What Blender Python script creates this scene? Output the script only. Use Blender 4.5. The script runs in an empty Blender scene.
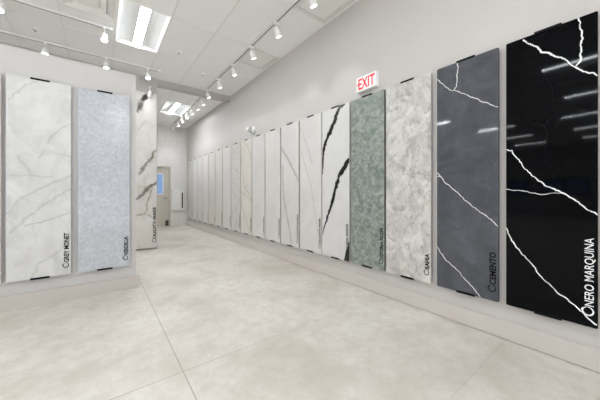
import bpy, bmesh, math, random
from mathutils import Vector, Matrix
R = math.radians
PI = math.pi
sc = bpy.context.scene
COL = sc.collection
CH = 3.685                       # ceiling height
WX = 2.665                       # right wall plane

# ------------------------------------------------------------------ helpers
def link(o, parent=None):
    COL.objects.link(o)
    if parent is not None:
        o.parent = parent
    return o

def obj(name, bm, mats, parent=None, smooth=False):
    me = bpy.data.meshes.new(name)
    bm.to_mesh(me); bm.free()
    if not isinstance(mats, (list, tuple)):
        mats = [mats]
    for m in mats:
        me.materials.append(m)
    if smooth:
        for p in me.polygons:
            p.use_smooth = True
    return link(bpy.data.objects.new(name, me), parent)

def tag(o, label, cat, group=None):
    o['label'] = label; o['category'] = cat
    if group: o['group'] = group
    return o

def thing(name, label, cat, loc=(0, 0, 0), rz=0, group=None):
    o = bpy.data.objects.new(name, None)
    o.empty_display_size = .1
    o.location = loc; o.rotation_euler = (0, 0, rz)
    link(o)
    return tag(o, label, cat, group)

def struct(name, bm, mats):
    o = obj(name, bm, mats); o['kind'] = 'structure'
    return o

def box(bm, x0, x1, y0, y1, z0, z1, mi=0):
    v = [bm.verts.new(p) for p in ((x0,y0,z0),(x1,y0,z0),(x1,y1,z0),(x0,y1,z0),(x0,y0,z1),(x1,y0,z1),(x1,y1,z1),(x0,y1,z1))]
    fs = []
    for q in ((3,2,1,0),(4,5,6,7),(0,1,5,4),(1,2,6,5),(2,3,7,6),(3,0,4,7)):
        f = bm.faces.new([v[i] for i in q]); f.material_index = mi; fs.append(f)
    return fs

def bbox(*a, bev=.004, seg=2):
    bm = bmesh.new(); box(bm, *a)
    bmesh.ops.bevel(bm, geom=bm.edges[:], offset=bev, segments=seg, affect='EDGES', profile=.6)
    return bm

def quad(bm, pts, mi=0):
    f = bm.faces.new([bm.verts.new(p) for p in pts]); f.material_index = mi
    return f

def lathe(bm, prof, n=24, mat=None, mi=0):
    rings = []
    for r, z in prof:
        rings.append([bm.verts.new((r*math.cos(2*PI*i/n), r*math.sin(2*PI*i/n), z)) for i in range(n)] if r > 1e-6 else [bm.verts.new((0,0,z))])
    for a, b in zip(rings, rings[1:]):
        for i in range(n):
            j = (i+1) % n
            if len(a) == 1 and len(b) == 1: continue
            if len(a) == 1: f = bm.faces.new((a[0], b[j], b[i]))
            elif len(b) == 1: f = bm.faces.new((a[i], a[j], b[0]))
            else: f = bm.faces.new((a[i], a[j], b[j], b[i]))
            f.material_index = mi
    if mat is not None:
        bmesh.ops.transform(bm, matrix=mat, verts=bm.verts[:])

# ------------------------------------------------------------------ materials
def new_mat(name):
    m = bpy.data.materials.new(name); m.use_nodes = True
    nt = m.node_tree
    return m, nt, nt.nodes['Principled BSDF']

def plain(name, col, rough=.5, metal=0, emit=None, es=0):
    m, nt, b = new_mat(name)
    b.inputs['Base Color'].default_value = (*col, 1)
    b.inputs['Roughness'].default_value = rough
    b.inputs['Metallic'].default_value = metal
    if emit:
        b.inputs['Emission Color'].default_value = (*emit, 1)
        b.inputs['Emission Strength'].default_value = es
    return m

def N(nt, t, **kw):
    n = nt.nodes.new(t)
    for k, v in kw.items():
        setattr(n, k, v)
    return n

def noise(nt, vec, scale, detail=6, rough=.55, dist=0):
    n = N(nt, 'ShaderNodeTexNoise')
    n.inputs['Scale'].default_value = scale; n.inputs['Detail'].default_value = detail
    n.inputs['Roughness'].default_value = rough; n.inputs['Distortion'].default_value = dist
    nt.links.new(vec, n.inputs['Vector'])
    return n.outputs['Fac']

def ramp(nt, fac, stops):
    n = N(nt, 'ShaderNodeValToRGB')
    while len(n.color_ramp.elements) < len(stops): n.color_ramp.elements.new(.5)
    for e, (p, c) in zip(n.color_ramp.elements, stops):
        e.position = p; e.color = (*c, 1) if len(c) == 3 else c
    nt.links.new(fac, n.inputs['Fac'])
    return n.outputs['Color']

def mixc(nt, fac, a, b):
    n = N(nt, 'ShaderNodeMix', data_type='RGBA')
    if isinstance(fac, (int, float)): n.inputs['Factor'].default_value = fac
    else: nt.links.new(fac, n.inputs['Factor'])
    for k, v in (('A', a), ('B', b)):
        s = [i for i in n.inputs if i.name == k and i.type == 'RGBA'][0]
        if isinstance(v, tuple): s.default_value = (*v, 1)
        else: nt.links.new(v, s)
    return [o for o in n.outputs if o.type == 'RGBA'][0]

def math_(nt, op, a, b=None, c=None):
    n = N(nt, 'ShaderNodeMath', operation=op)
    for i, v in enumerate((a, b, c)):
        if v is None: continue
        if isinstance(v, (int, float)): n.inputs[i].default_value = v
        else: nt.links.new(v, n.inputs[i])
    return n.outputs[0]

def objvec(nt, off=(0,0,0), scale=(1,1,1)):
    tc = N(nt, 'ShaderNodeTexCoord'); mp = N(nt, 'ShaderNodeMapping')
    mp.inputs['Location'].default_value = off; mp.inputs['Scale'].default_value = scale
    nt.links.new(tc.outputs['Object'], mp.inputs['Vector'])
    return mp.outputs['Vector']

def s(*c):                       # sRGB 0-255 to linear
    return tuple(((x/255)/12.92 if x/255 < .04045 else ((x/255+.055)/1.055)**2.4) for x in c)

def paint(name, col, rough=.55, amt=.03):
    m, nt, b = new_mat(name)
    v = objvec(nt)
    d = tuple(x*(1-amt) for x in col)
    c = ramp(nt, noise(nt, v, 1.3, 4), [(.3, d), (.7, col)])
    nt.links.new(c, b.inputs['Base Color'])
    b.inputs['Roughness'].default_value = rough
    return m

def stone(name, c1, c2, scale=3, c3=None, s3=14, vein=(.5,.5,.5), rough=.22, seed=0, solid=False, stretch=(1,1,1), dist=1.2,
          cracks=None, crack_scale=4, crack_w=.02, crack_amt=.5, lo=.38, hi=.62, fine=0, spec=.5):
    m, nt, b = new_mat(name)
    v = objvec(nt, (seed*3.7, seed*1.3, seed*2.1), stretch)
    c = ramp(nt, noise(nt, v, scale, 8, .6, dist), [(lo, c1), (hi, c2)])
    if c3:
        f = math_(nt, 'MULTIPLY', N_ramp(nt, noise(nt, v, s3, 8, .62, .8), .48, .66), .8)
        c = mixc(nt, f, c, c3)
    if fine:
        f = math_(nt, 'MULTIPLY', N_ramp(nt, noise(nt, v, 60, 4, .7), .4, .7), fine)
        c = mixc(nt, f, c, c1)
    if cracks:
        nn = N(nt, 'ShaderNodeTexNoise'); nn.inputs['Scale'].default_value = 2.5; nn.inputs['Detail'].default_value = 5
        nt.links.new(v, nn.inputs['Vector'])
        ad = N(nt, 'ShaderNodeVectorMath', operation='MULTIPLY_ADD'); ad.inputs[1].default_value = (.35,.35,.35)
        nt.links.new(nn.outputs['Color'], ad.inputs[0]); nt.links.new(v, ad.inputs[2])
        vo = N(nt, 'ShaderNodeTexVoronoi', feature='DISTANCE_TO_EDGE'); vo.inputs['Scale'].default_value = crack_scale
        nt.links.new(ad.outputs[0], vo.inputs['Vector'])
        f = N_ramp(nt, vo.outputs['Distance'], crack_w, 0)
        f = math_(nt, 'MULTIPLY', f, N_ramp(nt, noise(nt, v, 2.2, 3), .42, .62))
        c = mixc(nt, math_(nt, 'MULTIPLY', f, crack_amt), c, cracks)
    at = N(nt, 'ShaderNodeAttribute', attribute_name='vein')
    f = math_(nt, 'MULTIPLY', at.outputs['Fac'], math_(nt, 'MULTIPLY_ADD', N_ramp(nt, noise(nt, v, 22, 5), .25, .6), .45, .55))
    c = mixc(nt, at.outputs['Fac'] if solid else f, c, vein)
    nt.links.new(c, b.inputs['Base Color'])
    b.inputs['Roughness'].default_value = rough
    b.inputs['Specular IOR Level'].default_value = spec
    return m

def N_ramp(nt, fac, a, b):
    n = N(nt, 'ShaderNodeMapRange')
    n.inputs['From Min'].default_value = a; n.inputs['From Max'].default_value = b
    nt.links.new(fac, n.inputs['Value'])
    return n.outputs['Result']

WALL = s(198,194,190)
M_wall = paint('wall_paint', WALL)
M_beam = paint('beam_grey', s(184,180,175))  # even grey, darker than the walls, for beam and wall end
M_part = paint('partition_paint', s(205,202,199))
M_trim = paint('trim_paint', s(201,194,188), .3)
M_white = plain('white_metal', s(235,234,231), .35)
M_track = plain('track_white', s(222,221,218), .4)
M_dark = plain('dark_slot', s(70,68,66), .6)
M_black = plain('black_metal', s(10,10,10), .6)
M_black.node_tree.nodes['Principled BSDF'].inputs['Specular IOR Level'].default_value = .15
M_ink = plain('black_ink', s(8,8,8), .6)
M_ink.node_tree.nodes['Principled BSDF'].inputs['Specular IOR Level'].default_value = .08
M_inkw = plain('white_ink', s(240,240,240), .5)
M_grey = plain('grey_plastic', s(165,164,161), .45)
M_red = plain('red_lettering', s(205,40,52), .5, emit=s(205,40,52), es=.25)
M_signw = plain('sign_white', s(240,240,238), .4)
M_lamp = plain('lamp_lens', (1,1,1), .4, emit=(.95,.97,1), es=9)
M_tube = plain('led_lens', (1,1,1), .4, emit=(.91,.955,1), es=40)
M_refl = plain('troffer_panel', s(226,227,227), .5)
M_core = plain('slab_edge', s(190,184,174), .5)

def ceil_mat():
    m, nt, b = new_mat('ceiling_tile')
    v = objvec(nt)
    c = ramp(nt, noise(nt, v, 160, 3), [(.3, s(234,234,233)), (.7, s(241,241,240))])
    nt.links.new(c, b.inputs['Base Color']); b.inputs['Roughness'].default_value = .85
    return m
M_ceil = ceil_mat()
M_bar = plain('ceiling_bar', s(228,227,225), .5)

def floor_mat():
    m, nt, b = new_mat('porcelain_floor')
    v = objvec(nt)
    big = noise(nt, v, 1.0, 12, .68, .25)
    c = ramp(nt, big, [(.36, s(194,186,175)), (.50, s(211,206,198)), (.62, s(221,217,210))])
    f = math_(nt, 'MULTIPLY', N_ramp(nt, noise(nt, v, 9, 10, .75, .3), .45, .68), .65)
    c = mixc(nt, f, c, s(190,182,171))
    f = math_(nt, 'MULTIPLY', N_ramp(nt, noise(nt, v, 34, 4, .6), .66, .76), .3)
    c = mixc(nt, f, c, s(172,164,154))
    sx = N(nt, 'ShaderNodeSeparateXYZ'); nt.links.new(v, sx.inputs[0])
    def joint(val, off, pitch, w):
        d = math_(nt, 'PINGPONG', math_(nt, 'SUBTRACT', val, off), pitch/2)
        return math_(nt, 'LESS_THAN', d, w)
    X, Y = sx.outputs[0], sx.outputs[1]
    right = math_(nt, 'GREATER_THAN', X, 1.63)
    yj = math_(nt, 'ADD', Y, math_(nt, 'MULTIPLY', right, 1.185))
    fade = math_(nt, 'MULTIPLY_ADD', N_ramp(nt, X, 1.5, .6), .45, .25)
    j = math_(nt, 'MAXIMUM', math_(nt, 'MULTIPLY', joint(X, .445, 2.37, .0034), .75), math_(nt, 'MULTIPLY', joint(yj, 1.865, 2.37, .003), fade))
    c = mixc(nt, j, c, s(146,139,129))
    nt.links.new(c, b.inputs['Base Color'])
    b.inputs['Roughness'].default_value = .48
    b.inputs['Specular IOR Level'].default_value = .4
    return m
M_floor = floor_mat()

def tilewall_mat():
    m, nt, b = new_mat('tiled_back_wall')
    v = objvec(nt, (0,0,0), (1,1,1))
    st = objvec(nt, (0,0,0), (9,9,1.2))
    c = ramp(nt, noise(nt, st, 1.6, 5), [(.3, s(222,219,215)), (.7, s(230,228,225))])
    sx = N(nt, 'ShaderNodeSeparateXYZ'); nt.links.new(v, sx.inputs[0])
    d = math_(nt, 'PINGPONG', math_(nt, 'SUBTRACT', sx.outputs[2], .12), .30)
    j = math_(nt, 'LESS_THAN', d, .004)
    c = mixc(nt, math_(nt, 'MULTIPLY', j, .6), c, s(204,200,194))
    nt.links.new(c, b.inputs['Base Color']); b.inputs['Roughness'].default_value = .45
    return m
M_back = tilewall_mat()

def glass_mat():
    m, nt, b = new_mat('window_glass')
    out = nt.nodes['Material Output']
    t = N(nt, 'ShaderNodeBsdfTransparent'); g = N(nt, 'ShaderNodeBsdfGlossy'); g.inputs['Roughness'].default_value = .03
    mx = N(nt, 'ShaderNodeMixShader'); mx.inputs[0].default_value = .06
    nt.links.new(t.outputs[0], mx.inputs[1]); nt.links.new(g.outputs[0], mx.inputs[2])
    nt.links.new(mx.outputs[0], out.inputs['Surface'])
    nt.nodes.remove(b)
    return m
M_glass = glass_mat()

# ------------------------------------------------------------------ world
SKY, UPGLOW = (.13, .215, .38), (3.5, 3.75, 4.05)
w = bpy.data.worlds.new('World'); sc.world = w; w.use_nodes = True
bg = w.node_tree.nodes['Background']
wn = w.node_tree
_tc = N(wn, 'ShaderNodeTexCoord'); _sp = N(wn, 'ShaderNodeSeparateXYZ'); wn.links.new(_tc.outputs['Generated'], _sp.inputs[0])
# open sky above the horizon, added bright glow below it to light the ceiling
_c = ramp(wn, N_ramp(wn, _sp.outputs[2], -.06, -.02), [(0, UPGLOW), (1, SKY)])
wn.links.new(_c, bg.inputs['Color']); bg.inputs['Strength'].default_value = 1.0

# ------------------------------------------------------------------ setting
XL, YF, YM, YB, XC = -14.0, -8.0, 6.42, 10.6, 1.0
bm = bmesh.new(); box(bm, XL-.2, WX+.2, YF-.2, YB+.3, -.1, 0); struct('floor', bm, M_floor)
bm = bmesh.new(); box(bm, WX, WX+.2, YF-.2, YB+.2, 0, CH+.3); struct('wall_right', bm, M_wall)
# back wall with a door opening
DX0, DX1, DH = 1.11, 2.04, 2.145
bm = bmesh.new()
box(bm, -5.2, DX0-.05, YB, YB+.2, 0, CH+.3); box(bm, DX1+.05, WX, YB, YB+.2, 0, CH+.3); box(bm, DX0-.05, DX1+.05, YB, YB+.2, DH+.05, CH+.3)
struct('wall_back', bm, M_back)
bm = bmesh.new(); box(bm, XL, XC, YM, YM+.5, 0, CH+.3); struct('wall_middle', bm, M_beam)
bm = bmesh.new(); box(bm, -5.2, -5.0, YM+.5, YB, 0, CH+.3); struct('wall_hall', bm, M_wall)
def window_wall(name, axis, fixed, lo, hi, wins, z0, z1):
    bm = bmesh.new(); a = lo
    def seg(p, q, za, zb):
        if axis == 'x': box(bm, p, q, fixed-.2, fixed, za, zb)
        else: box(bm, fixed-.2, fixed, p, q, za, zb)
    for p, q in wins:
        seg(a, p, 0, CH+.3); seg(p, q, 0, z0); seg(p, q, z1, CH+.3); a = q
    seg(a, hi, 0, CH+.3)
    struct(name, bm, M_wall)
FW = [(-12.6, -9.2), (-8.8, -5.4), (-5.0, -1.6), (-1.2, 2.2)]
LW = [(1.6, 3.4), (3.9, 5.7)]
window_wall('wall_front', 'x', YF, XL-.2, WX, FW, .1, 3.1)
window_wall('wall_left', 'y', XL, YF, YM, LW, 1.15, 2.0)
k = 1
for axis, fixed, wins, z0, z1 in (('x', YF, FW, .1, 3.1), ('y', XL, LW, 1.15, 2.0)):
    for p, q in wins:
        fr = bmesh.new(); gl = bmesh.new()
        def b2(bmm, u0, u1, za, zb, d0, d1):
            if axis == 'x': box(bmm, u0, u1, fixed-d1, fixed-d0, za, zb)
            else: box(bmm, fixed-d1, fixed-d0, u0, u1, za, zb)
        t = .05; md = (p+q)/2
        b2(fr, p, p+t, z0, z1, .06, .14); b2(fr, q-t, q, z0, z1, .06, .14)
        b2(fr, p+t, q-t, z0, z0+t, .06, .14); b2(fr, p+t, q-t, z1-t, z1, .06, .14); b2(fr, md-t/2, md+t/2, z0+t, z1-t, .06, .14)
        b2(gl, p+t, q-t, z0+t, z1-t, .095, .105)
        f = struct('window_%d' % k, fr, M_black)
        obj('window_pane', gl, M_glass, f); k += 1
# partition with two samples
bm = bmesh.new(); box(bm, -3.4, .372, 3.945, 4.245, 0, 2.703); struct('wall_partition', bm, M_part)
# beam across the corridor
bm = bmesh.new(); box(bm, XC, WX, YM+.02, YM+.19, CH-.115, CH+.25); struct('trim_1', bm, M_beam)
def base(name, boxes):
    bm = bmesh.new()
    for a in boxes:
        b2 = bbox(*a, bev=.004, seg=2)
        me = bpy.data.meshes.new('t'); b2.to_mesh(me); b2.free(); bm.from_mesh(me); bpy.data.meshes.remove(me)
    struct(name, bm, M_trim)
base('baseboard_right', [(WX-.045, WX, YF, YB, .005, .148)])
base('baseboard_partition', [(-3.445, .412, 3.90, 3.945, 0, .148), (.372, .412, 3.945, 4.245, 0, .148)])

# ceiling: tiles lying in a grid of bars
gx = [2.06 - .6215*i for i in range(0, 26)]
gx = [x for x in gx if x > XL] + [XL]
gx = [WX] + gx; gx.sort()
gy = [YF, -7.95 + .0] + [4.05 + 1.2*i for i in range(-10, 2)]
gy = sorted(set(round(y, 3) for y in gy if YF <= y < YM)) + [YM]
TROFF = []; ODD = .07
def near(v, L): return min(range(len(L)), key=lambda i: abs(L[i]-v))
cols = [gx[near(.195 - 2.486*i, gx)] for i in range(6)]
for cx in cols:
    for y in (-6.75, -3.15, ODD if -5 < cx < -1.5 else .45, 4.05 if cx > -5 else 2.85):
        TROFF.append((cx, y))
tiles = bmesh.new(); bars = bmesh.new()
skips = [(a+.31, b+.6) for a, b in TROFF]
DIFF = (-.4265, .195, 4.05, 4.67)
VENTS = [(2.06, WX-.045, 4.05, 4.65), (2.06, WX-.045, 2.235, 2.835)]
def tile(x0, x1, y0, y1):
    quad(tiles, [(x0,y0,CH+.004),(x0,y1,CH+.004),(x1,y1,CH+.004),(x1,y0,CH+.004)])
def cell(x0, x1, y0, y1):
    cx, cy = (x0+x1)/2, (y0+y1)/2
    if any(abs(cx-a) < .2 and abs(cy-b) < .3 for a, b in skips): return
    if any(abs(x0-a) < .05 and b == ODD for a, b in TROFF) and -.8 < y0 < .5:
        if y0 < 0: tile(x0, x1, y0, ODD)
        else: tile(x0, x1, ODD+1.2, y1)
        return
    if abs(cx+.116) < .1 and abs(cy-4.65) < .1:
        tile(x0, x1, 4.67, y1); box(bars, x0+.012, x1-.012, 4.658, 4.682, CH, CH+.012); return
    for v in VENTS:
        if abs(cx-2.36) < .1 and y0-.01 <= v[2] and v[3] <= y1+.05:
            if v[2]-y0 > .03: tile(x0, x1, y0, v[2])
            if y1-v[3] > .0: tile(x0, x1, v[3], y1)
            tile(v[1], x1, v[2], v[3]); return
    tile(x0, x1, y0, y1)
for x0, x1 in zip(gx, gx[1:]):
    for y0, y1 in zip(gy, gy[1:]):
        cell(x0, x1, y0, y1)
for x in gx[1:-1]: box(bars, x-.012, x+.012, YF, YM, CH-.001, CH+.012)
for y in gy[1:-1]:
    if abs(y-.45) < .02:
        for xa, xb in ((XL, -4.777), (-4.155, -2.291), (-1.669, WX)): box(bars, xa, xb, y-.012, y+.012, CH, CH+.012)
    else: box(bars, XL, WX, y-.012, y+.012, CH, CH+.012)
cgx = [-5.0] + [2.06-.6215*i for i in range(11, -1, -1)] + [WX]; cgy = [YM, 6.62, 7.8, 9.0, 10.2, YB]
TROFF2 = (1.4385, 7.8); HALL = [1.4385, 1.4385-4*.6215, 1.4385-8*.6215]
for i, (x0, x1) in enumerate(zip(cgx, cgx[1:])):
    for j, (y0, y1) in enumerate(zip(cgy, cgy[1:])):
        if j != 2 or not any(abs(x0-q) < .05 for q in HALL): tile(x0, x1, y0, y1)
for x in cgx[1:-1]: box(bars, x-.012, x+.012, YM+.18, YB, CH-.001, CH+.012)
for y in cgy[2:-1]: box(bars, -5.0, WX, y-.012, y+.012, CH, CH+.012)
bmesh.ops.recalc_face_normals(bars, faces=bars.faces[:])
struct('ceiling', tiles, M_ceil); struct('trim_2', bars, M_bar)
# roof deck above the tiles (keeps daylight out of the plenum)
bm = bmesh.new(); box(bm, XL-.2, WX+.2, YF-.2, YB+.3, CH+.3, CH+.4); struct('ceiling_deck', bm, M_ceil)

# door at the end of the corridor
bm = bmesh.new()
M_door = paint('door_paint', s(205,198,186), .45)
M_frame = paint('door_frame_paint', s(196,190,180), .45)
box(bm, DX0, DX0+.14, YB+.05, YB+.095, .01, DH); box(bm, 1.85, DX1, YB+.05, YB+.095, .01, DH)
box(bm, DX0+.14, 1.85, YB+.05, YB+.095, .01, 1.185); box(bm, DX0+.14, 1.85, YB+.05, YB+.095, 1.915, DH)
d = struct('door_1', bm, M_door)
bm = bmesh.new(); box(bm, DX0-.05, DX0-.002, YB-.012, YB+.15, 0, DH+.05); box(bm, DX1+.002, DX1+.05, YB-.012, YB+.15, 0, DH+.05); box(bm, DX0-.002, DX1+.002, YB-.012, YB+.15, DH+.003, DH+.05)
obj('door_frame', bm, M_frame, d)
bm = bmesh.new(); box(bm, DX0+.14, 1.85, YB+.068, YB+.074, 1.185, 1.915); obj('door_pane', bm, M_glass, d)
bm = bmesh.new(); box(bm, DX0+.13, 1.86, YB+.035, YB+.05, 1.15, 1.195); box(bm, DX0+.13, 1.86, YB+.035, YB+.05, 1.905, 1.93); box(bm, 1.845, 1.865, YB+.035, YB+.05, 1.195, 1.905)
obj('pane_bead', bm, M_white, d)
bm = bmesh.new(); lathe(bm, [(0,0),(.03,0),(.03,.012),(.012,.014),(.012,.05),(0,.05)], 16, Matrix.Translation((1.955, YB+.05, 1.03)) @ Matrix.Rotation(R(90), 4, 'X'))
box(bm, 1.84, 1.965, YB-.005, YB+.008, 1.02, 1.04)
obj('door_handle', bm, plain('steel', s(150,146,140), .3, 1), d)
bm = bmesh.new(); box(bm, DX1-.11, DX1-.01, YB+.03, YB+.05, .02, .22); obj('door_stop', bm, M_dark, d)

# ------------------------------------------------------------------ troffers
def troffer_parts(parent, wdt=.6215, ln=1.2):
    b = .014
    f = bmesh.new()
    box(f, -wdt/2+.002, -wdt/2+b, -ln/2, ln/2, -.003, .1); box(f, wdt/2-b, wdt/2-.002, -ln/2, ln/2, -.003, .1)
    box(f, -wdt/2+b, wdt/2-b, -ln/2+.002, -ln/2+b, -.003, .1); box(f, -wdt/2+b, wdt/2-b, ln/2-b, ln/2-.002, -.003, .1)
    box(f, -wdt/2+.002, wdt/2-.002, -ln/2+.002, ln/2-.002, .102, .11)
    obj('frame', f, M_white, parent)
    p = bmesh.new(); n = 8; hw = wdt/2-b; L = ln/2-b
    for sgn in (-1, 1):               # curved reflector wings either side of the lens
        pr = []
        for i in range(n+1):
            t = i/n
            pr.append((sgn*(.06+(hw-.06)*t), (.022+.05*math.sin(PI*(.15+.85*t))*(1-t)**.3) if t < 1 else 0))
        for (xa, za), (xb, zb) in zip(pr, pr[1:]):
            q = [(xa,-L,za+.003),(xb,-L,zb+.003),(xb,L,zb+.003),(xa,L,za+.003)]
            quad(p, q)
    bmesh.ops.remove_doubles(p, verts=p.verts[:], dist=1e-5)
    box(p, -.06, .06, -L, L, .0245, .085)
    obj('reflector', p, M_refl, parent)
    t = bmesh.new(); n = 8; pr = [(-.058+.116*i/n, .022-.010*math.sin(PI*i/n)) for i in range(n+1)]
    for (xa, za), (xb, zb) in zip(pr, pr[1:]):
        quad(t, [(xa,-L,za),(xb,-L,zb),(xb,L,zb),(xa,L,za)])
    bmesh.ops.remove_doubles(t, verts=t.verts[:], dist=1e-5)
    obj('led_lens', t, M_tube, parent, True)

def dup(root, name, loc, label, cat, group=None):
    r = root.copy(); COL.objects.link(r); r.name = name; r.location = loc
    tag(r, label, cat, group)
    for c in root.children:
        d = c.copy(); COL.objects.link(d); d.parent = r
        for g in c.children:
            e = g.copy(); COL.objects.link(e); e.parent = d
    return r
main_t = thing('ceiling_light', 'large recessed ceiling light with bright centre strip above the marble partition', 'ceiling light', (gx[near(.195, gx)]+.31075, 4.65, CH), 0, 'recessed ceiling lights')
troffer_parts(main_t)
dup(main_t, 'ceiling_light', (TROFF2[0]+.31075, 8.4, CH), 'smaller-looking recessed ceiling light deep in the corridor beyond the beam', 'ceiling light', 'recessed ceiling lights')
for x in HALL[1:]:  # unseen lights, added so the corridor gets brighter
    dup(main_t, 'ceiling_light', (x+.31075, 8.4, CH), 'unseen recessed light added behind the partition to brighten the corridor', 'ceiling light', 'added lights of the unseen hall')
for (x, y) in TROFF:
    if abs(x-.195) < .05 and y > 4: continue
    dup(main_t, 'ceiling_light', (x+.31075, y+.6, CH), 'recessed ceiling light mirrored as a white streak in the dark slabs', 'ceiling light', 'ceiling lights of the rest of the showroom')

# square supply diffuser
t = thing('ceiling_diffuser', 'square stepped white air diffuser in the ceiling at the top left', 'air vent', (-.116, 4.36, CH))
def ringbox(bm, o, i, z0, z1, zi=None):
    zi = z1 if zi is None else zi
    for k in range(4):
        a = Matrix.Rotation(k*PI/2, 3, 'Z')
        P = [a @ Vector(p) for p in ((-o,-o,z0),(o,-o,z0),(i,-i,zi),(-i,-i,zi))]
        quad(bm, P)
        P = [a @ Vector(p) for p in ((-i,-i,zi),(i,-i,zi),(i,-i,z1+.01),(-i,-i,z1+.01))]
        quad(bm, P)
bm = bmesh.new(); ringbox(bm, .309, .27, -.003, .02, -.003); obj('frame', bm, M_white, t)
bm = bmesh.new()
for o, i in ((.262, .205), (.19, .13)): ringbox(bm, o, i, -.012, .03, .02)
obj('louver', bm, M_white, t)
bm = bmesh.new(); box(bm, -.11, .11, -.11, .11, -.008, .0); obj('centre_plate', bm, M_white, t)
bm = bmesh.new(); box(bm, -.305, .305, -.305, .305, .06, .07); obj('duct_back', bm, M_white, t)

for (x0, x1, y0, y1), lab in zip(VENTS, ('square framed ceiling panel by the right wall, further of the two from the camera', 'square framed ceiling panel by the right wall, at the top edge of the photo')):
    t = thing('ceiling_panel', lab, 'ceiling panel', ((x0+x1)/2, (y0+y1)/2, CH), 0, 'square ceiling panels')
    a, b_ = (x1-x0)/2-.014, (y1-y0)/2
    bm = bmesh.new(); w_ = .035
    box(bm, -a, a, -b_, -b_+w_, -.006, .012); box(bm, -a, a, b_-w_, b_, -.006, .012)
    box(bm, -a, -a+w_, -b_+w_, b_-w_, -.006, .012); box(bm, a-w_, a, -b_+w_, b_-w_, -.006, .012)
    obj('frame', bm, M_track, t)
    bm = bmesh.new(); box(bm, -a+w_+.006, a-w_-.006, -b_+w_+.006, b_-w_-.006, .004, .012); obj('panel_face', bm, plain('vent_face', s(230,230,227), .6), t)
    bm = bmesh.new(); box(bm, -a, a, -b_, b_, .03, .04); obj('backing', bm, M_grey, t)

# sprinklers
for x, y, lab in ((1.11, 4.97, 'round white sprinkler in the ceiling beside the large light'), (1.72, 5.57, 'small sprinkler in the ceiling just before the beam'), (-.77, 5.6, 'small sprinkler in the ceiling above the left end of the partition')):
    t = thing('sprinkler', lab, 'sprinkler', (x, y, CH), 0, 'ceiling sprinklers')
    big = x == 1.11
    bm = bmesh.new(); lathe(bm, [(.0, -.014),(.03, -.014),(.055 if big else .035, -.004),(.058 if big else .037, .004),(.03,.004)], 20); obj('escutcheon', bm, M_white, t, True)
    bm = bmesh.new(); lathe(bm, [(0,-.035),(.018,-.034),(.018,-.03),(.007,-.028),(.007,-.013)], 14); obj('deflector', bm, M_grey, t)

# ------------------------------------------------------------------ tracks and spot heads
def track(name, p0, p1, label):
    a, b_ = Vector(p0), Vector(p1); L = (b_-a).length; ang = math.atan2(b_.y-a.y, b_.x-a.x)
    t = thing('light_track', label, 'light track', (a.x, a.y, CH-.036), ang, 'ceiling light tracks')
    bm = bmesh.new()
    box(bm, 0, L, -.018, -.007, 0, .036); box(bm, 0, L, .007, .018, 0, .036); box(bm, 0, L, -.007, .007, .02, .036)
    obj('channel', bm, M_track, t)
    bm = bmesh.new(); box(bm, .01, L-.01, -.0068, .0068, .0005, .0198); obj('conductor_slot', bm, M_dark, t)
    bm = bmesh.new(); box(bm, L, L+.035, -.02, .02, -.003, .036); obj('end_cap', bm, M_white, t)
    bm = bmesh.new(); box(bm, -.035, 0, -.02, .02, -.003, .036); obj('end_cap', bm, M_white, t)
    return t
TX, TX2 = 2.02, 2.075
track('a', (TX, 2.2, 0), (TX, 6.3, 0), 'long white light track running beside the right wall to the beam')
track('b', (TX2, 6.75, 0), (TX2, 10.2, 0), 'white light track in the corridor beyond the beam')
track('c', (-3.0, 4.87, 0), (.13, 4.87, 0), 'white light track crossing the ceiling in front of the large light')
track('d', (-3.0, 5.94, 0), (.95, 5.94, 0), 'white light track crossing the ceiling in the line of the partition top')

def make_head(loc, aim, label, group, power=9):
    # aim: horizontal direction angle; head tilts off vertical towards it
    t = thing('track_light', label, 'track light', loc, aim, group)
    bm = bbox(-.045, .045, -.016, .016, -.034, .0, bev=.004); obj('adapter', bm, M_white, t)
    bm = bmesh.new(); lathe(bm, [(0,-.034),(.008,-.034),(.008,-.10),(0,-.10)], 12); obj('stem', bm, M_white, t)
    T = Matrix.Translation((0, 0, -.095)) @ Matrix.Rotation(R(-22), 4, 'Y')
    bm = bmesh.new(); lathe(bm, [(0,.012),(.03,.012),(.036,.004),(.041,-.06),(.047,-.105),(.047,-.112),(.041,-.112),(.039,-.10),(0,-.098)], 24, T)
    h = obj('housing', bm, M_white, t, True)
    bm = bmesh.new(); lathe(bm, [(0,-.109),(.025,-.108),(.0405,-.102)], 24, T); obj('lamp_lens', bm, M_lamp, h, True)
    ld = bpy.data.lights.new('spot_beam', 'SPOT'); ld.energy = power; ld.color = (.92,.95,1); ld.spot_size = R(62); ld.spot_blend = .8; ld.shadow_soft_size = .04
    lo = bpy.data.objects.new('spot_beam', ld); link(lo, h)
    lo.matrix_local = T @ Matrix.Translation((0,0,-.118))
    return t
G = 'track lights beside the right wall'
near_names = ['at the top edge of the photo', 'second from the camera', 'third from the camera', 'fourth from the camera', 'fifth from the camera', 'just in front of the beam']
src = None
for i, y in enumerate((2.42, 3.2, 3.97, 4.74, 5.51, 6.24)):
    lab = 'white track spotlight on the long right track, ' + near_names[i]
    if src is None: src = make_head((TX, y, CH-.036), 0, lab, G)
    else: dup(src, 'track_light', (TX, y, CH-.036), lab, 'track light', G)
far_names = ['nearest to the beam', 'second beyond the beam', 'third beyond the beam', 'fourth beyond the beam', 'fifth beyond the beam', 'last but one before the back wall', 'closest to the back wall']
for i, y in enumerate((6.82, 7.3, 7.82, 8.34, 8.88, 9.45, 9.98)):
    h = dup(src, 'track_light', (TX2, y, CH-.036), 'white track spotlight in the corridor, ' + far_names[i], 'track light', 'track lights in the corridor')
h.rotation_euler = (0, 0, R(100))
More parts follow.
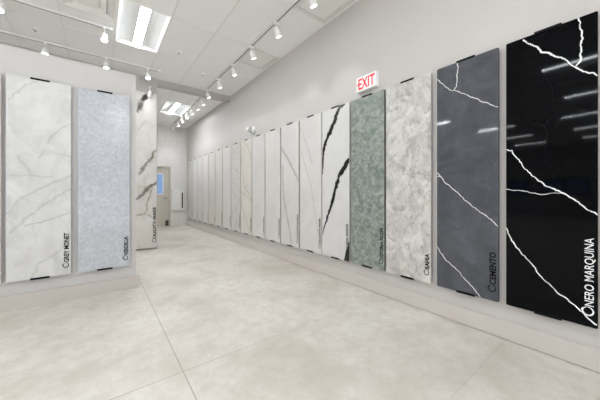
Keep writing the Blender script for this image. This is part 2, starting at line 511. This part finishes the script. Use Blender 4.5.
for x, y, lab in ((-.98, 4.87, 'white track spotlight at the left edge of the photo'), (.06, 4.87, 'white track spotlight at the end of its track beside the large light')):
    h = dup(src, 'track_light', (x, y, CH-.036), lab, 'track light', 'track lights left of the large light'); h.rotation_euler = (0, 0, R(-90))
for x, y, lab in ((-.70, 5.94, 'white track spotlight half hidden by the partition top, over the white marble slab'), (.10, 5.94, 'white track spotlight half hidden by the partition top, over the sky-tinted grey slab'), (.76, 5.94, 'white track spotlight just right of the partition top, before the beam')):
    h = dup(src, 'track_light', (x, y, CH-.036), lab, 'track light', 'track lights above the partition'); h.rotation_euler = (0, 0, R(-90))

t = make_head((.83, 6.2, 3.40), R(90), 'small white spotlight mounted right above the tall brown-veined slab', None, 1.5)
bm = bmesh.new(); box(bm, .0, .215, -.012, .012, -.024, -.004); obj('wall_arm', bm, M_white, t)
# ------------------------------------------------------------------ slabs
def jag(pts, amp, rng, step=.008):
    out = []
    for (x0, z0), (x1, z1) in zip(pts, pts[1:]):
        L = math.hypot(x1-x0, z1-z0); n = max(2, int(L/step))
        nx, nz = -(z1-z0)/max(L, 1e-6), (x1-x0)/max(L, 1e-6)
        o = 0
        for i in range(n):
            t = i/n
            o = o*.72 + rng.uniform(-1, 1)*amp
            k = math.sin(PI*t)**.5 if n > 2 else 0
            out.append((x0+(x1-x0)*t + nx*o*k, z0+(z1-z0)*t + nz*o*k))
    out.append(pts[-1])
    return out

def ribbon(bm, lay, pts, width, amp, strength, rng, W, z0, z1, sharp=False, widths=None, rough=.45):
    P = jag(pts, amp, rng)
    n = len(P); prev = None; wv = 1
    prof = ((-1, 0), (-.8, 1), (0, 1), (.8, 1), (1, 0)) if sharp else ((-1, 0), (-.45, .45), (0, 1), (.45, .45), (1, 0))
    y = -.0006 - rng.uniform(0, .0004)
    for i, (x, z) in enumerate(P):
        a = P[max(0, i-1)]; b_ = P[min(n-1, i+1)]
        dx, dz = b_[0]-a[0], b_[1]-a[1]; L = math.hypot(dx, dz) or 1
        nx, nz = -dz/L, dx/L
        t = i/(n-1)
        wv = wv*.8 + .2*rng.uniform(1-rough*2, 1+rough*2)
        wl = width
        if widths:
            q = t*(len(widths)-1); k = min(int(q), len(widths)-2); wl = widths[k]+(widths[k+1]-widths[k])*(q-k)
        hw = wl/2*max(.25, wv)
        st = strength if isinstance(strength, (int, float)) else strength[0]+(strength[1]-strength[0])*t
        row = []
        for u, f in prof:
            xx = min(max(x+nx*hw*u, .0005), W-.0005); zz = min(max(z+nz*hw*u, z0+.0005), z1-.0005)
            v = bm.verts.new((xx, y, zz)); v[lay] = f*st; row.append(v)
        if prev:
            for q in range(4):
                bm.faces.new((prev[q], prev[q+1], row[q+1], row[q]))
        prev = row

def outline(W, z0, z1, r, n=4):
    pts = []
    for cx, cz, a0 in ((W-r, z0+r, -90), (W-r, z1-r, 0), (r, z1-r, 90), (r, z0+r, 180)):
        for i in range(n+1):
            a = R(a0+90*i/n); pts.append((cx+r*math.cos(a), cz+r*math.sin(a)))
    return pts

Z0, Z1, TH, GAP = .29, 2.398, .02, .045

def letters(text, size, sx, mat, parent, xb, zb, name='lettering'):
    cu = bpy.data.curves.new('txt', 'FONT'); cu.body = text; cu.size = size; cu.extrude = .0003; cu.resolution_u = 3
    cu.space_character = 1.0; cu.offset = size*(.004 if mat is M_inkw else .034)
    tmp = bpy.data.objects.new('txt', cu); COL.objects.link(tmp)
    dg = bpy.context.evaluated_depsgraph_get()
    me = bpy.data.meshes.new_from_object(tmp.evaluated_get(dg))
    bpy.data.objects.remove(tmp)
    ln = max(v.co.x for v in me.vertices)*sx
    for v in me.vertices:
        tx, ty, tz = v.co
        v.co = (xb-ty, -.0012-tz, zb+tx*sx)
    me.name = name; me.materials.clear(); me.materials.append(mat)
    o = bpy.data.objects.new(name, me); link(o, parent)
    return o, ln

def logo(mat, parent, xc, zc, r):
    bm = bmesh.new(); n = 22; prev = None
    for i in range(n+1):
        a = R(105 + 350*i/n); wd = r*(.18+.2*math.sin(PI*i/n))
        row = [bm.verts.new((xc+(r+q*wd/2)*math.cos(a), -.0012, zc+(r*1.12+q*wd/2)*math.sin(a))) for q in (-1, 1)]
        if prev: bm.faces.new((prev[0], prev[1], row[1], row[0]))
        prev = row
    leaf = [(.0, .55), (.28, .75), (.42, 1.15), (.30, 1.5), (.08, 1.2), (-.06, .85)]
    bm.faces.new([bm.verts.new((xc - r*1.25 + r*x, -.0013, zc + r*(z-.65))) for x, z in leaf])
    obj('logo', bm, mat, parent)

def slab(mat, label, group, origin, rz, W, text=None, ink=None, veins=(), seed=0, z0=Z0, z1=Z1, tsize=.060, tsx=0.94, clips=True, th=TH, gap=GAP, tz=.075, sided=None, shrink=1):
    rng = random.Random(seed*17+5)
    t = thing('stone_slab', label, 'stone slab', origin, rz, group)
    bm = bmesh.new(); lay = bm.verts.layers.float.new('vein')
    out = outline(W, z0, z1, .008)
    fr = [bm.verts.new((x, 0, z)) for x, z in out]; bk = [bm.verts.new((x, th, z)) for x, z in out]
    f = bm.faces.new(fr); bm.faces.new(bk[::-1])
    n = len(out)
    for i in range(n):
        q = bm.faces.new((fr[i], bk[i], bk[(i+1) % n], fr[(i+1) % n])); q.material_index = 1
    bmesh.ops.recalc_face_normals(bm, faces=bm.faces[:])
    for v in veins:
        ribbon(bm, lay, v[0], v[1], v[2], v[3], rng, W, z0, z1, *(v[4:] if len(v) > 4 else ()))
    obj('panel', bm, [mat, sided or M_core], t)
    if clips:
        c = W/2; hw = .074
        bm = bmesh.new(); box(bm, c-hw, c+hw, -.004, gap, z1+.0005, z1+.011); box(bm, c-hw, c+hw, -.004, -.0015, z1-.008, z1+.0005)
        obj('clip', bm, M_black, t)
        bm = bmesh.new(); box(bm, c-hw, c+hw, -.004, gap, z0-.009, z0-.0005); box(bm, c-hw, c+hw, -.004, -.0015, z0-.0005, z0+.011)
        obj('clip', bm, M_black, t)
    if text:
        zz = z0+tz
        logo(ink, t, W-.018-  .026*tsize/.06, zz+.030, .024*tsize/.06)
        letters(text, tsize, tsx, ink, t, W-.018, zz+.061)
    return t

def rslab(y0, y1, mat, label, **kw):
    return slab(mat, label, 'stone slabs along the right wall', (WX-GAP, y1, 0), R(-90), y1-y0, **kw)

SH = True
NERO = [[(0.107, 2.384), (0.206, 2.262), (0.22, 2.238), (0.292, 2.174), (0.339, 2.143), (0.368, 2.087), (0.393, 2.06), (0.423, 2.024), (0.5, 1.964)], [(0.4, 2.399), (0.414, 2.36), (0.416, 2.308), (0.423, 2.253), (0.414, 2.199), (0.416, 2.111), (0.393, 2.07)], [(-0.005, 1.546), (0.038, 1.533), (0.066, 1.473), (0.14, 1.354), (0.2, 1.282), (0.258, 1.236), (0.336, 1.187), (0.38, 1.15), (0.444, 1.08), (0.495, 1.046)], [(-0.005, 1.226), (0.094, 1.211), (0.217, 1.181), (0.274, 1.192), (0.328, 1.194)], [(-0.002, 0.913), (0.025, 0.844), (0.07, 0.759), (0.137, 0.677), (0.203, 0.578), (0.3, 0.473), (0.378, 0.419), (0.489, 0.317)]]
CEM = [[(0.184, 2.4), (0.191, 2.345), (0.18, 2.266), (0.178, 2.177), (0.15, 2.147)], [(-0.005, 2.31), (0.07, 2.219), (0.124, 2.16), (0.163, 2.147), (0.251, 2.083), (0.334, 2.021), (0.383, 1.977), (0.498, 1.903)], [(-0.01, 1.41), (0.074, 1.295), (0.158, 1.222), (0.295, 1.087), (0.394, 1.01), (0.5, 0.913)], [(-0.01, 1.361), (0.037, 1.354)], [(-0.005, 0.681), (0.074, 0.565), (0.188, 0.481), (0.222, 0.44), (0.31, 0.36), (0.383, 0.281)]]
PAN = [[(0.46, 2.40), (0.341, 2.368), (0.258, 2.207), (0.197, 2.122), (0.081, 1.956), (0.031, 1.831), (0.005, 1.48)], [(0.534, 1.653), (0.341, 1.433), (0.233, 1.129), (0.17, 0.975), (0.051, 0.717), (0.016, 0.581)], [(0.529, 0.552), (0.515, 0.444), (0.497, 0.362), (0.478, 0.278)]]
W1 = [[(0.014, 2.266), (0.196, 1.945), (0.306, 1.635)], [(0.027, 1.904), (0.282, 1.31), (0.436, 0.671), (0.47, 0.555)]]
W2 = [[(0.007, 2.018), (0.216, 1.796), (0.456, 1.495), (0.534, 1.383)], [(0.059, 1.705), (0.059, 1.436), (0.091, 1.078), (0.154, 0.902), (0.277, 0.528), (0.321, 0.293)]]
K2 = [[(0, 1.243), (0.264, 1.14), (0.54, 1.034)], [(0.083, 1.461), (0.461, 1.141), (.54, 1.07)], [(0.002, 1.0), (0.1, 0.85), (0.264, 0.601), (0.461, 0.332)], [(0.109, 2.38), (0.364, 2.227), (0.509, 1.967)], [(0.056, 1.97), (0.162, 1.413), (.2, 1.2)]]
GRN = [[(0.502, 1.023), (0.319, 0.869), (0.419, 0.724), (0.502, 0.652)], [(0.319, 0.869), (0.259, 0.914)], [(0.213, 1.285), (0.259, 0.638), (0.285, 0.402)], [(0, 0.621), (0.166, 0.794), (0.259, 1.05), (0.419, 1.351)], [(0.068, 1.237), (0.0, 1.106)], [(.12, 2.0), (.25, 1.75), (.22, 1.55)]]
GM = [[(0.495, 1.976), (0.372, 1.857), (0.337, 1.803), (0.304, 1.724)], [(0.495, 1.6), (0.384, 1.623), (0.3, 1.659), (0.231, 1.567)], [(0.008, 1.367), (0.194, 1.38), (0.356, 1.375)], [(0.001, 0.973), (0.106, 1.139), (0.285, 1.265), (0.504, 1.398)], [(0.504, 1.252), (0.308, 1.104), (0.171, 0.965), (0.022, 0.79)], [(0.128, 0.853), (0.332, 0.909), (0.504, 0.988)], [(0.171, 0.285), (0.239, 0.452), (0.404, 0.558), (0.495, 0.714)], [(0.015, 2.135), (0.113, 2.28), (0.246, 2.398)], [(0.085, 1.585), (0.135, 1.476), (0.171, 1.384)]]
COLV = [[(0.62, 2.88), (0.692, 3.115), (0.837, 3.29), (0.912, 3.34)], [(0.692, 1.643), (0.819, 1.861), (0.985, 2.156)], [(0.656, 1.579), (0.764, 1.773), (0.819, 1.861)], [(0.603, 1.061), (0.764, 1.248), (0.985, 1.444)], [(0.903, 1.324), (0.81, 0.974), (0.764, 0.765), (0.62, 0.74)], [(0.764, 0.765), (0.893, 0.695)], [(0.638, 2.511), (0.782, 2.743)]]

W_ = s(232,231,228)
m_nero = stone('black_marble', s(3,3,5), s(7,8,11), 2.5, vein=s(238,238,236), rough=.04, seed=1, solid=True, spec=.10, cracks=s(34,35,40), crack_scale=2.2, crack_w=.006, crack_amt=.25)
m_cem = stone('charcoal_stone', s(72,74,81), s(87,89,96), 4, vein=s(225,225,224), rough=.05, seed=2, spec=.4, solid=True, cracks=s(120,121,124), crack_scale=2.5, crack_w=.010, crack_amt=.55, c3=s(78,79,84), s3=30)
m_bah = stone('grey_granite', s(184,181,175), s(213,211,206), 6, c3=s(152,149,143), s3=14, rough=.25, seed=3, dist=1.0, cracks=s(150,148,144), crack_scale=9, crack_w=.02, crack_amt=.6, stretch=(1,1,.8))
m_grn = stone('green_quartzite', s(116,125,118), s(158,165,158), 7, c3=s(104,117,109), s3=16, vein=s(196,206,199), rough=.22, seed=4, dist=2.5, cracks=s(165,176,169), crack_scale=7, crack_w=.03, crack_amt=.25)
m_pan = stone('panda_marble', s(208,207,206), s(214,213,211), 3, vein=s(34,32,31), rough=.2, seed=5, solid=True)
m_wht = stone('white_marble', s(209,207,204), s(216,214,211), 2, vein=s(158,153,144), rough=.25, seed=6)
m_cre = stone('cream_marble', s(208,204,196), s(217,213,206), 2.2, vein=s(158,144,124), rough=.28, seed=7, cracks=s(190,180,164), crack_scale=2.5, crack_w=.02, crack_amt=.4)
m_grb = stone('beige_grey_stone', s(198,195,189), s(212,209,204), 5, c3=s(188,184,178), s3=12, rough=.35, seed=8)
m_lin = stone('striped_beige_stone', s(203,199,192), s(214,211,205), 3, rough=.35, seed=9, stretch=(9,1,.4), dist=.2)
m_pln = stone('plain_white_stone', s(208,206,202), s(215,213,209), 2, rough=.3, seed=10, vein=s(196,192,186))
m_gm = stone('soft_white_marble', s(211,210,208), s(221,220,218), 2.6, c3=s(199,198,197), s3=6, vein=s(150,145,138), rough=.22, seed=11, cracks=s(196,194,191), crack_scale=2.2, crack_w=.03, crack_amt=.5, stretch=(1,1,.7))
m_ver = stone('sky_tinted_stone', s(187,190,196), s(204,206,210), 10, c3=s(177,181,189), s3=26, rough=.16, seed=12, dist=2.5, cracks=s(222,224,228), crack_scale=8, crack_w=.03, crack_amt=.55)  # blue in the base colours stands in for reflected sky
m_col = stone('brown_vein_marble', s(212,208,202), s(221,218,214), 2.2, vein=s(132,114,92), rough=.16, seed=13, cracks=s(190,178,160), crack_scale=1.6, crack_w=.03, crack_amt=.4)
m_nd = plain('dark_slab_edge', s(62,60,58), .5)
m_ge = plain('green_slab_edge', s(118,124,116), .5)

rslab(.183, .676, m_nero, 'black marble slab with white lightning veins, nearest to the camera', text='NERO MARQUINA', ink=M_inkw, seed=1, sided=m_nd, tsize=.0615, tsx=0.91,
      veins=[(NERO[0], .0105, .0055, 1, SH), (NERO[1], .0085, .0045, 1, SH), (NERO[2], .009, .0045, 1, SH), (NERO[3], .006, .003, .9, SH), (NERO[4], .008, .004, 1, SH)])
rslab(.728, 1.224, m_cem, 'charcoal grey slab with thin white veins, next to the black slab', text='CEMENTO', ink=M_ink, seed=2, sided=m_nd, tsize=.0615, tsx=0.94,
      veins=[(CEM[0], .0075, .004, .95, SH), (CEM[1], .0075, .004, .95, SH), (CEM[2], .008, .004, .95, SH), (CEM[3], .008, .003, .9, SH), (CEM[4], .008, .004, .95, SH)])
rslab(1.284, 1.795, m_bah, 'pale grey mottled granite slab between the charcoal and green slabs', text='BAHIA', ink=M_ink, seed=3, tsize=.058)
rslab(1.821, 2.327, m_grn, 'green stone slab under the exit sign', text='VITORIA REGIA', ink=M_ink, seed=4, sided=m_ge, tsize=.058, tsx=0.91,
      veins=[(v, .008 if i < 2 else .012, .006, .9 if i < 2 else .35) for i, v in enumerate(GRN)])
rslab(2.355, 2.885, m_pan, 'white slab with thick black veins', text='PANDA WHITE', ink=M_ink, seed=5, tsize=.058, tsx=0.91,
      veins=[(PAN[0], .05, .008, 1, SH, (.03, .075, .06, .065, .06, .03, .015), .5), (PAN[1], .05, .008, 1, SH, (.07, .075, .06, .055, .035, .012), .5), (PAN[2], .05, .004, 1, SH, (.02, .05, .075, .10), .3)])
rslab(2.906, 3.427, m_wht, 'white marble slab with a faint diagonal vein, left neighbour of the black-veined white slab', text='CALACATTA MARIA', ink=M_ink, seed=6, tsize=.052, tsx=0.84,
      veins=[(W1[0], .04, .005, .45), (W1[1], .035, .005, .5)])
rslab(3.461, 3.988, m_wht, 'white marble slab with a long soft brown-grey curving vein', text='CALACATTA NUVOLA', ink=M_ink, seed=7, tsize=.050, tsx=0.82,
      veins=[(W2[0], .07, .006, .95), (W2[1], .055, .006, 1)])
far = [
 (m_pln, 'plain white slab, first one left of the curving-vein marble slab', 'BIANCO PURO', ()),
 (m_pln, 'plain white slab directly right of the brown-veined cream slab', 'SNOW WHITE', [([(0,1.3),(.3,1.22),(.53,1.28)], .03, .004, .3)]),
 (m_cre, 'cream marble slab with crossing brown veins', 'MACAUBAS', [(v, .035, .006, .85) for v in K2]),
 (m_grb, 'mottled beige-grey slab directly left of the brown-veined cream slab', 'PIETRA GREY', ()),
 (m_pln, 'pale white slab, second one left of the brown-veined cream slab', 'COTTON', ()),
 (m_lin, 'striped beige slab, third one left of the brown-veined cream slab', 'TRAVERTINO', ()),
 (m_lin, 'striped beige slab, fifth one from the back wall', 'SILK', ()),
 (m_pln, 'narrow-looking white slab, fourth one from the back wall', 'ARTIC', ()),
 (m_lin, 'narrow-looking beige slab, third one from the back wall', 'SAND', ()),
 (m_pln, 'narrow-looking white slab, second one from the back wall', 'ICE', ()),
 (m_grb, 'last slab of the right wall, next to the back wall', 'BEIGE', ()),
]
for k, (m, lab, txt, vs) in enumerate(far):
    y0 = 4.022 + .566*k
    rslab(y0, y0+.535, m, lab, text=txt, ink=M_ink, seed=20+k, tsize=.052, tsx=0.88, veins=vs)

GL = 'stone slabs on the partition'
slab(m_gm, 'white marble slab with soft grey veins on the left partition', GL, (-.747, 3.90, 0), 0, .495, text='GREY MONET', ink=M_ink, seed=40, tsize=.058, tsx=0.91,
     veins=[(GM[0], .022, .008, (.4, .65)), (GM[1], .02, .008, .4), (GM[2], .022, .008, .4), (GM[3], .03, .008, 0.39), (GM[4], .03, .008, 0.42), (GM[5], .013, .006, 1.00), (GM[6], .026, .008, 0.39), (GM[7], .024, .008, 0.42), (GM[8], .022, .008, 0.35)])
slab(m_ver, 'grey stone slab with a painted sky-blue tint at the right end of the partition', GL, (-.193, 3.90, 0), 0, .495, text='VERDELIA', ink=M_ink, seed=41, tsize=.058, tsx=0.91)
slab(m_grb, 'slab at the left edge of the photo, only its beige edge in view', GL, (-1.275, 3.90, 0), 0, .495, seed=42)
slab(m_col, 'tall white marble slab with brown veins on the wall end behind the partition', None, (0, 6.38, 0), 0, .985, text='CALACATTA GRANDE', ink=M_ink, seed=43, z0=.04, z1=3.33, clips=False, th=.02, gap=.04, tsize=.078, tsx=0.86, tz=.12,
     veins=[(COLV[0], .10, .02, .75), (COLV[1], .06, .02, .8), (COLV[2], .06, .02, .7), (COLV[3], .065, .02, .95), (COLV[4], .045, .015, .8), (COLV[5], .04, .01, .6), (COLV[6], .05, .01, .3)])
# the tall slab stands on two battens fixed to the wall behind it
bt = [o for o in bpy.data.objects if o.get('label', '').startswith('tall white marble')][0]
for x in (.15, .80):
    bm = bmesh.new(); box(bm, x, x+.05, .02, .04, .06, 3.30); obj('batten', bm, M_grey, bt)

# ------------------------------------------------------------------ exit sign
t = thing('exit_sign', 'white exit sign with red letters on the right wall above the green slab', 'exit sign', (WX, 2.075, 2.56), R(-90))
bm = bbox(-.148, .148, -.062, .0, -.092, .092, bev=.008, seg=3); obj('housing', bm, M_signw, t)
bm = bmesh.new(); box(bm, -.138, .138, -.0645, -.0615, -.083, .083); obj('face_plate', bm, M_signw, t)
def flat_text(text, size, sx, mat, parent, cx, cz, y, name):
    cu = bpy.data.curves.new('txt', 'FONT'); cu.body = text; cu.size = size; cu.extrude = .0006; cu.resolution_u = 3; cu.offset = .0035
    tmp = bpy.data.objects.new('txt', cu); COL.objects.link(tmp)
    me = bpy.data.meshes.new_from_object(tmp.evaluated_get(bpy.context.evaluated_depsgraph_get())); bpy.data.objects.remove(tmp)
    xs = [v.co.x for v in me.vertices]; ys = [v.co.y for v in me.vertices]
    for v in me.vertices:
        v.co = (cx+(v.co.x-(min(xs)+max(xs))/2)*sx, y-v.co.z, cz+v.co.y-(min(ys)+max(ys))/2)
    me.materials.clear(); me.materials.append(mat); me.name = name
    return link(bpy.data.objects.new(name, me), parent)
flat_text('EXIT', .186, .66, M_red, t, .012, .0, -.0655, 'lettering')
bm = bmesh.new()
for sg in (1, -1):
    quad(bm, [(-.132, -.0652, 0), (-.112, -.0652, sg*.026), (-.103, -.0652, sg*.026), (-.120, -.0652, 0)])
obj('chevron', bm, M_red, t)

# ------------------------------------------------------------------ wall camera
t = thing('security_camera', 'small grey dome camera on a white bracket, high on the right wall', 'security camera', (WX, 5.17, 2.57), R(-90))
bm = bbox(-.14, -.03, -.10, 0, .0, .075, bev=.008); obj('bracket', bm, M_white, t)
bm = bmesh.new(); lathe(bm, [(.03,0),(.085,0),(.09,.01),(.088,.05),(.07,.075),(.03,.08)], 24, Matrix.Translation((.05, 0, -.01)) @ Matrix.Rotation(R(90), 4, 'X')); obj('housing', bm, M_track, t, True)
bm = bmesh.new(); lathe(bm, [(.066,.074),(.06,.10),(.04,.125),(0,.135)], 24, Matrix.Translation((.05, 0, -.01)) @ Matrix.Rotation(R(90), 4, 'X')); obj('dome', bm, plain('dome_plastic', s(160,159,157), .3), t, True)

# ------------------------------------------------------------------ white box on the back wall
t = thing('wall_box', 'white box with a dark vertical slot on the back wall beside the door', 'wall box', (2.355, YB, .96))
bm = bbox(-.195, .195, -.10, 0, -.385, .385, bev=.01); obj('body', bm, M_white, t)
bm = bbox(-.175, .085, -.108, -.1, -.365, .365, bev=.003); obj('front_panel', bm, M_white, t)
bm = bmesh.new(); box(bm, .095, .14, -.106, -.0995, -.30, .28); obj('slot', bm, plain('slot_dark', s(66,58,52), .5), t)

# ------------------------------------------------------------------ camera and render look
cam = bpy.data.cameras.new('camera'); co = bpy.data.objects.new('camera', cam); link(co)
co.location = (0, 0, 1.185); co.rotation_euler = (R(90), 0, R(-37.4))
cam.sensor_width = 36; cam.lens = 15.756; cam.shift_y = -.01; cam.clip_start = .02
sc.camera = co
v = sc.view_settings
v.view_transform = 'Standard'; v.look = 'None'; v.gamma = 1; v.use_curve_mapping = False; v.exposure = 0.78
sc.cycles.use_denoising = True
sc.cycles.max_bounces = 14; sc.cycles.diffuse_bounces = 10; sc.cycles.sample_clamp_indirect = 8
